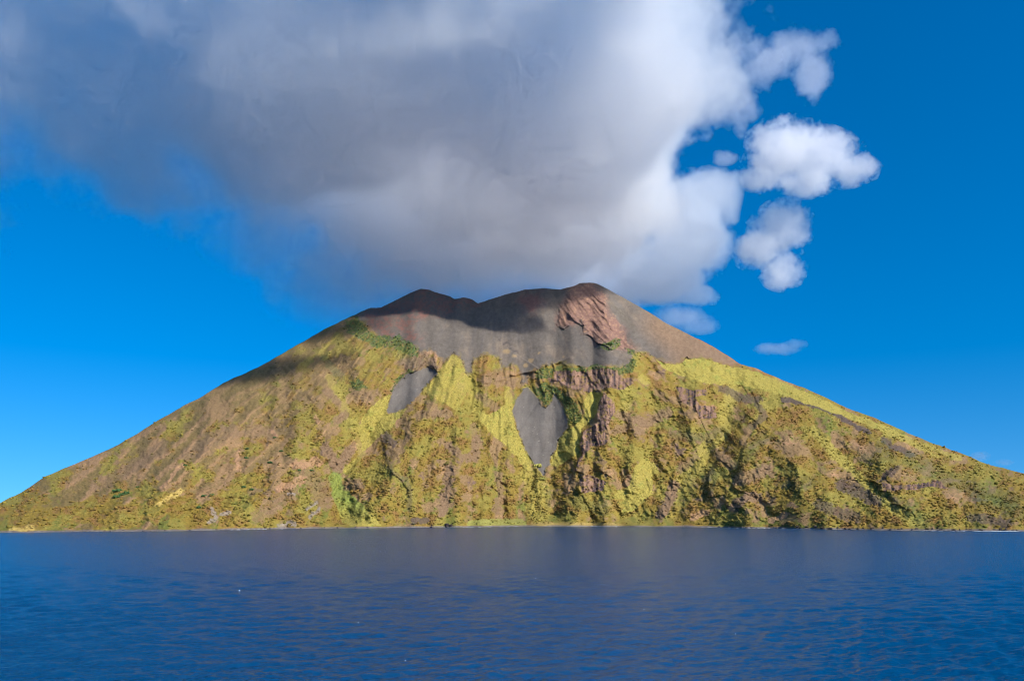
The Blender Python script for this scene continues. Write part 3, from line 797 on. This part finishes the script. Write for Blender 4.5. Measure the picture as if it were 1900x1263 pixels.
puff("plump white cloud floating right of the big grey cloud, largest of the loose clouds",
     [lump(1455, 280, 2700, 75, 66), lump(1520, 288, 2700, 78, 50), lump(1582, 314, 2700, 50, 32), lump(1412, 332, 2700, 38, 30), lump(1495, 340, 2700, 60, 28)], .016)
puff("rounded white cloud just under the plump white one",
     [lump(1452, 420, 2850, 55, 52), lump(1410, 462, 2850, 50, 45), lump(1450, 502, 2850, 44, 38), lump(1482, 415, 2850, 28, 34)], .014)
puff("ragged pale wisp reaching right from the top of the big grey cloud",
     [lump(1390, 95, 2500, 45, 40), lump(1420, 118, 2500, 60, 48), lump(1482, 85, 2500, 60, 40), lump(1535, 75, 2500, 36, 18), lump(1502, 145, 2500, 40, 58)], .007, 1.2, 1.2, .008)
puff("faint torn shred of cloud left of the plump white one", [lump(1388, 200, 2600, 32, 30), lump(1375, 228, 2600, 16, 34)], .006, 1.2, 1.1, .01)
puff("tiny shred of cloud in the blue gap beside the big cloud's edge", [lump(1344, 292, 2600, 26, 16)], .008, 1.2, .9, .012)
puff("thin low streak of cloud over the right flank", [lump(1445, 646, 3600, 46, 14), lump(1475, 638, 3600, 22, 10)], .006, 1.2, .9, .008)
puff("thin wisp trailing behind the right shoulder of the summit", [lump(1262, 588, 3400, 60, 22), lump(1300, 604, 3400, 36, 16)], .005, 1.2, 1.0, .008)
puff("very small white cloud low behind the right slope", [lump(1814, 846, 6000, 22, 11)], .004, 1.2, .7, .006)
puff("faint small cloud lowest at the far right above the slope", [lump(1862, 858, 6000, 18, 7)], .003, 1.2, .7, .006)

# ------------------------------------------------------------------ bushes, boulders and foam that can be told apart
def surface_point(x, y):
    j = int(np.clip(np.searchsorted(gx, x), 1, NX - 2))
    i = int(np.argmin(np.abs(PY[:, j] - y)))
    return Vector(front[i, j])
def bush(x, y, r, color, label, group=None):
    """a bush of many small leaf clumps on a short stem"""
    c = surface_point(x, y)
    n = 46; rr = np.random.default_rng(int(x * 7 + y))
    d = rr.normal(0, 1, (n, 3)); d /= np.linalg.norm(d, axis=1, keepdims=True)
    d[:, 2] = np.abs(d[:, 2]) * .8 + .1
    pos = d * (r * rr.uniform(.35, 1.0, (n, 1))) * np.array([1.25, 1.0, .85])
    rad_ = r * rr.uniform(.16, .36, n)
    v = ICO_V[None] * (1 + rr.uniform(-.4, .4, (n, 12, 1))) * rad_[:, None, None] + pos[:, None, :]
    f = ICO_F[None] + (np.arange(n) * 12)[:, None, None]
    cc = np.asarray(color) * rr.uniform(.7, 1.25, (n, 1)) * ALB
    o = link_mesh("bush", v.reshape(-1, 3), f.reshape(-1, 3), M_SHRUB, False, np.repeat(cc, 12, 0))
    o.location = c
    return tag(o, label, "bush", group)
DK = lin((70, 96, 56))
for x, y, r, lab in [(218, 911, 6.5, "dark green bush, uppermost of the tight cluster on the lower left slope"),
        (231, 916, 6.0, "dark green bush, rightmost of the tight cluster on the lower left slope"),
        (216, 923, 6.2, "dark green bush at the bottom of the tight cluster on the left slope"),
        (224, 919, 4.5, "dark green bush in the middle of the tight cluster on the left slope"),
        (256, 904, 3.2, "lone small green bush just right of the dark green cluster on the left slope"),
        (343, 864, 4.2, "green bush beside the pinkish rock rib on the left slope"),
        (377, 921, 4.4, "green bush, left one of a pair on the lower left slope"),
        (391, 919, 4.0, "green bush, right one of a pair on the lower left slope"),
        (368, 942, 4.0, "green bush alone below the pair, near the pale outcrop"),
        (451, 904, 4.2, "dark bush on the bulging slope left of the pink bare ground, upper of two clumps"),
        (466, 909, 4.6, "dark bush on the bulging slope left of the pink bare ground, lower of two clumps"),
        (500, 859, 5.2, "large dark round bush halfway up the left slope"),
        (458, 833, 4.0, "dark bush high on the left slope above the upright pink rib"),
        (521, 837, 4.0, "small dark bush above the large round bush on the left slope"),
        (456, 850, 4.4, "spreading green bush touching the upright pink rock rib"),
        (508, 812, 3.8, "green bush highest up the left slope, under the pale pink rocks"),
        (553, 873, 4.0, "dark bush on the pink bare ground, left of two"),
        (577, 873, 3.8, "dark bush on the pink bare ground, right of two"),
        (562, 891, 3.6, "yellow-green bush at the bottom of the pink bare ground")]:
    bush(x, y, r, DK if "yellow" not in lab else lin((110, 116, 50)), lab, "single bushes on the left slope")
bush(997, 866, 9.0, lin((168, 164, 84)), "broad pale yellow-green bush at the foot of the heart-shaped scree")
bush(1005, 889, 7.0, lin((160, 158, 84)), "pale yellow-green bush just below the scree's lowest tip")
bush(1130, 640, 9.0, lin((84, 104, 58)), "bright green bushes at the foot of the reddish summit rocks")

def boulder(x, y, r, color, label, group=None):
    c = surface_point(x, y); rr = np.random.default_rng(int(x * 13 + y))
    bm = bmesh.new(); bmesh.ops.create_icosphere(bm, subdivisions=2, radius=1.0)
    sx = rr.uniform(.8, 1.5); sz = rr.uniform(.6, 1.0)
    off = rr.uniform(0, 50)
    for v in bm.verts:
        p = v.co
        k = 1 + .35 * math.sin(3.1 * p.x + off) * math.sin(2.7 * p.y + 1.3 * off) + .2 * math.sin(5 * p.z + off) + rr.uniform(-.07, .07)
        v.co = Vector((p.x * k * r * sx, p.y * k * r, p.z * k * r * sz))
    vs = np.array([v.co[:] for v in bm.verts]); fs = np.array([[v.index for v in f.verts] for f in bm.faces]); bm.free()
    o = link_mesh("boulder", vs, fs, M_ROCK, False, np.tile(np.asarray(color) * ALB, (len(vs), 1)))
    o.location = c + Vector((0, -1, .15 * r))
    return tag(o, label, "boulder", group)
boulder(828, 975, 4.2, lin((70, 62, 62)), "largest dark boulder standing at the water below the middle spur")
boulder(836, 975, 2.6, lin((84, 74, 70)), "smaller dark boulder right beside the largest one below the middle spur")
boulder(800, 977, 2.4, lin((88, 78, 74)), "dark boulder on the beach left of the largest boulder")
rr_ = np.random.default_rng(5)
for k in range(34):
    x = 1470 + 425 * (k + rr_.uniform(0, .9)) / 34
    yy_ = float(interp(SHORE, x)) - rr_.uniform(.5, 4.0)
    boulder(x, yy_, rr_.uniform(1.3, 2.9), lin((86, 78, 76)) * rr_.uniform(.6, 1.2), "dark grey boulder in the rocky strip at the waterline under the right slope", "boulders along the right shore")

def foam_material():
    m, N, L = new_mat("sea_foam")
    out = N.new('ShaderNodeOutputMaterial'); p = N.new('ShaderNodeBsdfPrincipled')
    p.inputs['Base Color'].default_value = (.62, .64, .66, 1); p.inputs['Roughness'].default_value = .9
    L.new(p.outputs[0], out.inputs['Surface']); return m
M_FOAM = foam_material()
def foam_blob(cx, cyy, rx, ry, z, seed):
    rr = np.random.default_rng(seed); n = 14
    a = np.linspace(0, 2 * math.pi, n, endpoint=False); k = rr.uniform(.45, 1.1, n)
    ring = np.stack([cx + np.cos(a) * rx * k, cyy + np.sin(a) * ry * k, np.full(n, z)], -1)
    return np.concatenate([ring, [[cx, cyy, z + .25]]]), np.array([[i, (i + 1) % n, n] for i in range(n)])
def foam(name, blobs, label, cat, kind=None, group=None):
    vs, fs, o = [], [], 0
    for b in blobs:
        v, f = foam_blob(*b); vs.append(v); fs.append(f + o); o += len(v)
    return tag(link_mesh(name, np.concatenate(vs), np.concatenate(fs), M_FOAM, True), label, cat, group, kind)
def sea_point(x, y):
    a, b = ray(x, y); Y = -CAM_H / float(b); return float(a) * Y, Y
rr_ = np.random.default_rng(9)
surf = []
for x0, x1, n in [(1815, 1890, 40), (1700, 1815, 16), (1060, 1145, 22), (850, 960, 12), (430, 560, 16), (1280, 1480, 20)]:
    for k in range(n):
        x = rr_.uniform(x0, x1); px_, py_ = sea_point(x, float(interp(SHORE, x)) + rr_.uniform(.0, .5))
        surf.append((px_, py_, rr_.uniform(2, 8) * (1.4 if x0 == 1815 else .8), rr_.uniform(1, 4) * (1.6 if x0 == 1815 else .6), .25, k + x0))
foam("surf", surf, "thin white surf breaking along the foot of the island", "surf", "stuff")
for k in range(46):
    x = float(rr_.choice([rr_.uniform(120, 700), rr_.uniform(1240, 1470)]))
    boulder(x, float(interp(SHORE, x)) - rr_.uniform(.3, 2.0), rr_.uniform(.8, 1.9), lin((118, 108, 102)) * rr_.uniform(.55, 1.3), "small grey stone on the narrow shingle line left of the dark rocky strip", "stones along the shingle line")
for x, y, lab in [(1334, 1011, "tiny white foam fleck on the sea nearest the right-hand beach"), (1468, 1027, "tiny foam fleck rightmost on the open sea"),
        (1195, 1132, "white foam fleck on the dark water below the columned cliff"), (994, 1074, "white foam fleck straight below the scree heart"),
        (1365, 1178, "white foam fleck low on the right half of the sea"), (444, 1097, "short white wave crest on the blue left side of the sea"),
        (706, 1023, "tiny foam fleck not far off the pale grass fan"), (665, 1157, "white foam fleck low on the left half of the sea"),
        (752, 1228, "white foam fleck lowest and nearest on the sea")]:
    px_, py_ = sea_point(x, y); k = py_ / F
    foam("whitecap", [(px_, py_, (1.8 if x == 444 else .5) * k, 1.1 * k, .3, int(x))], lab, "whitecap", None, "foam flecks on the open sea")
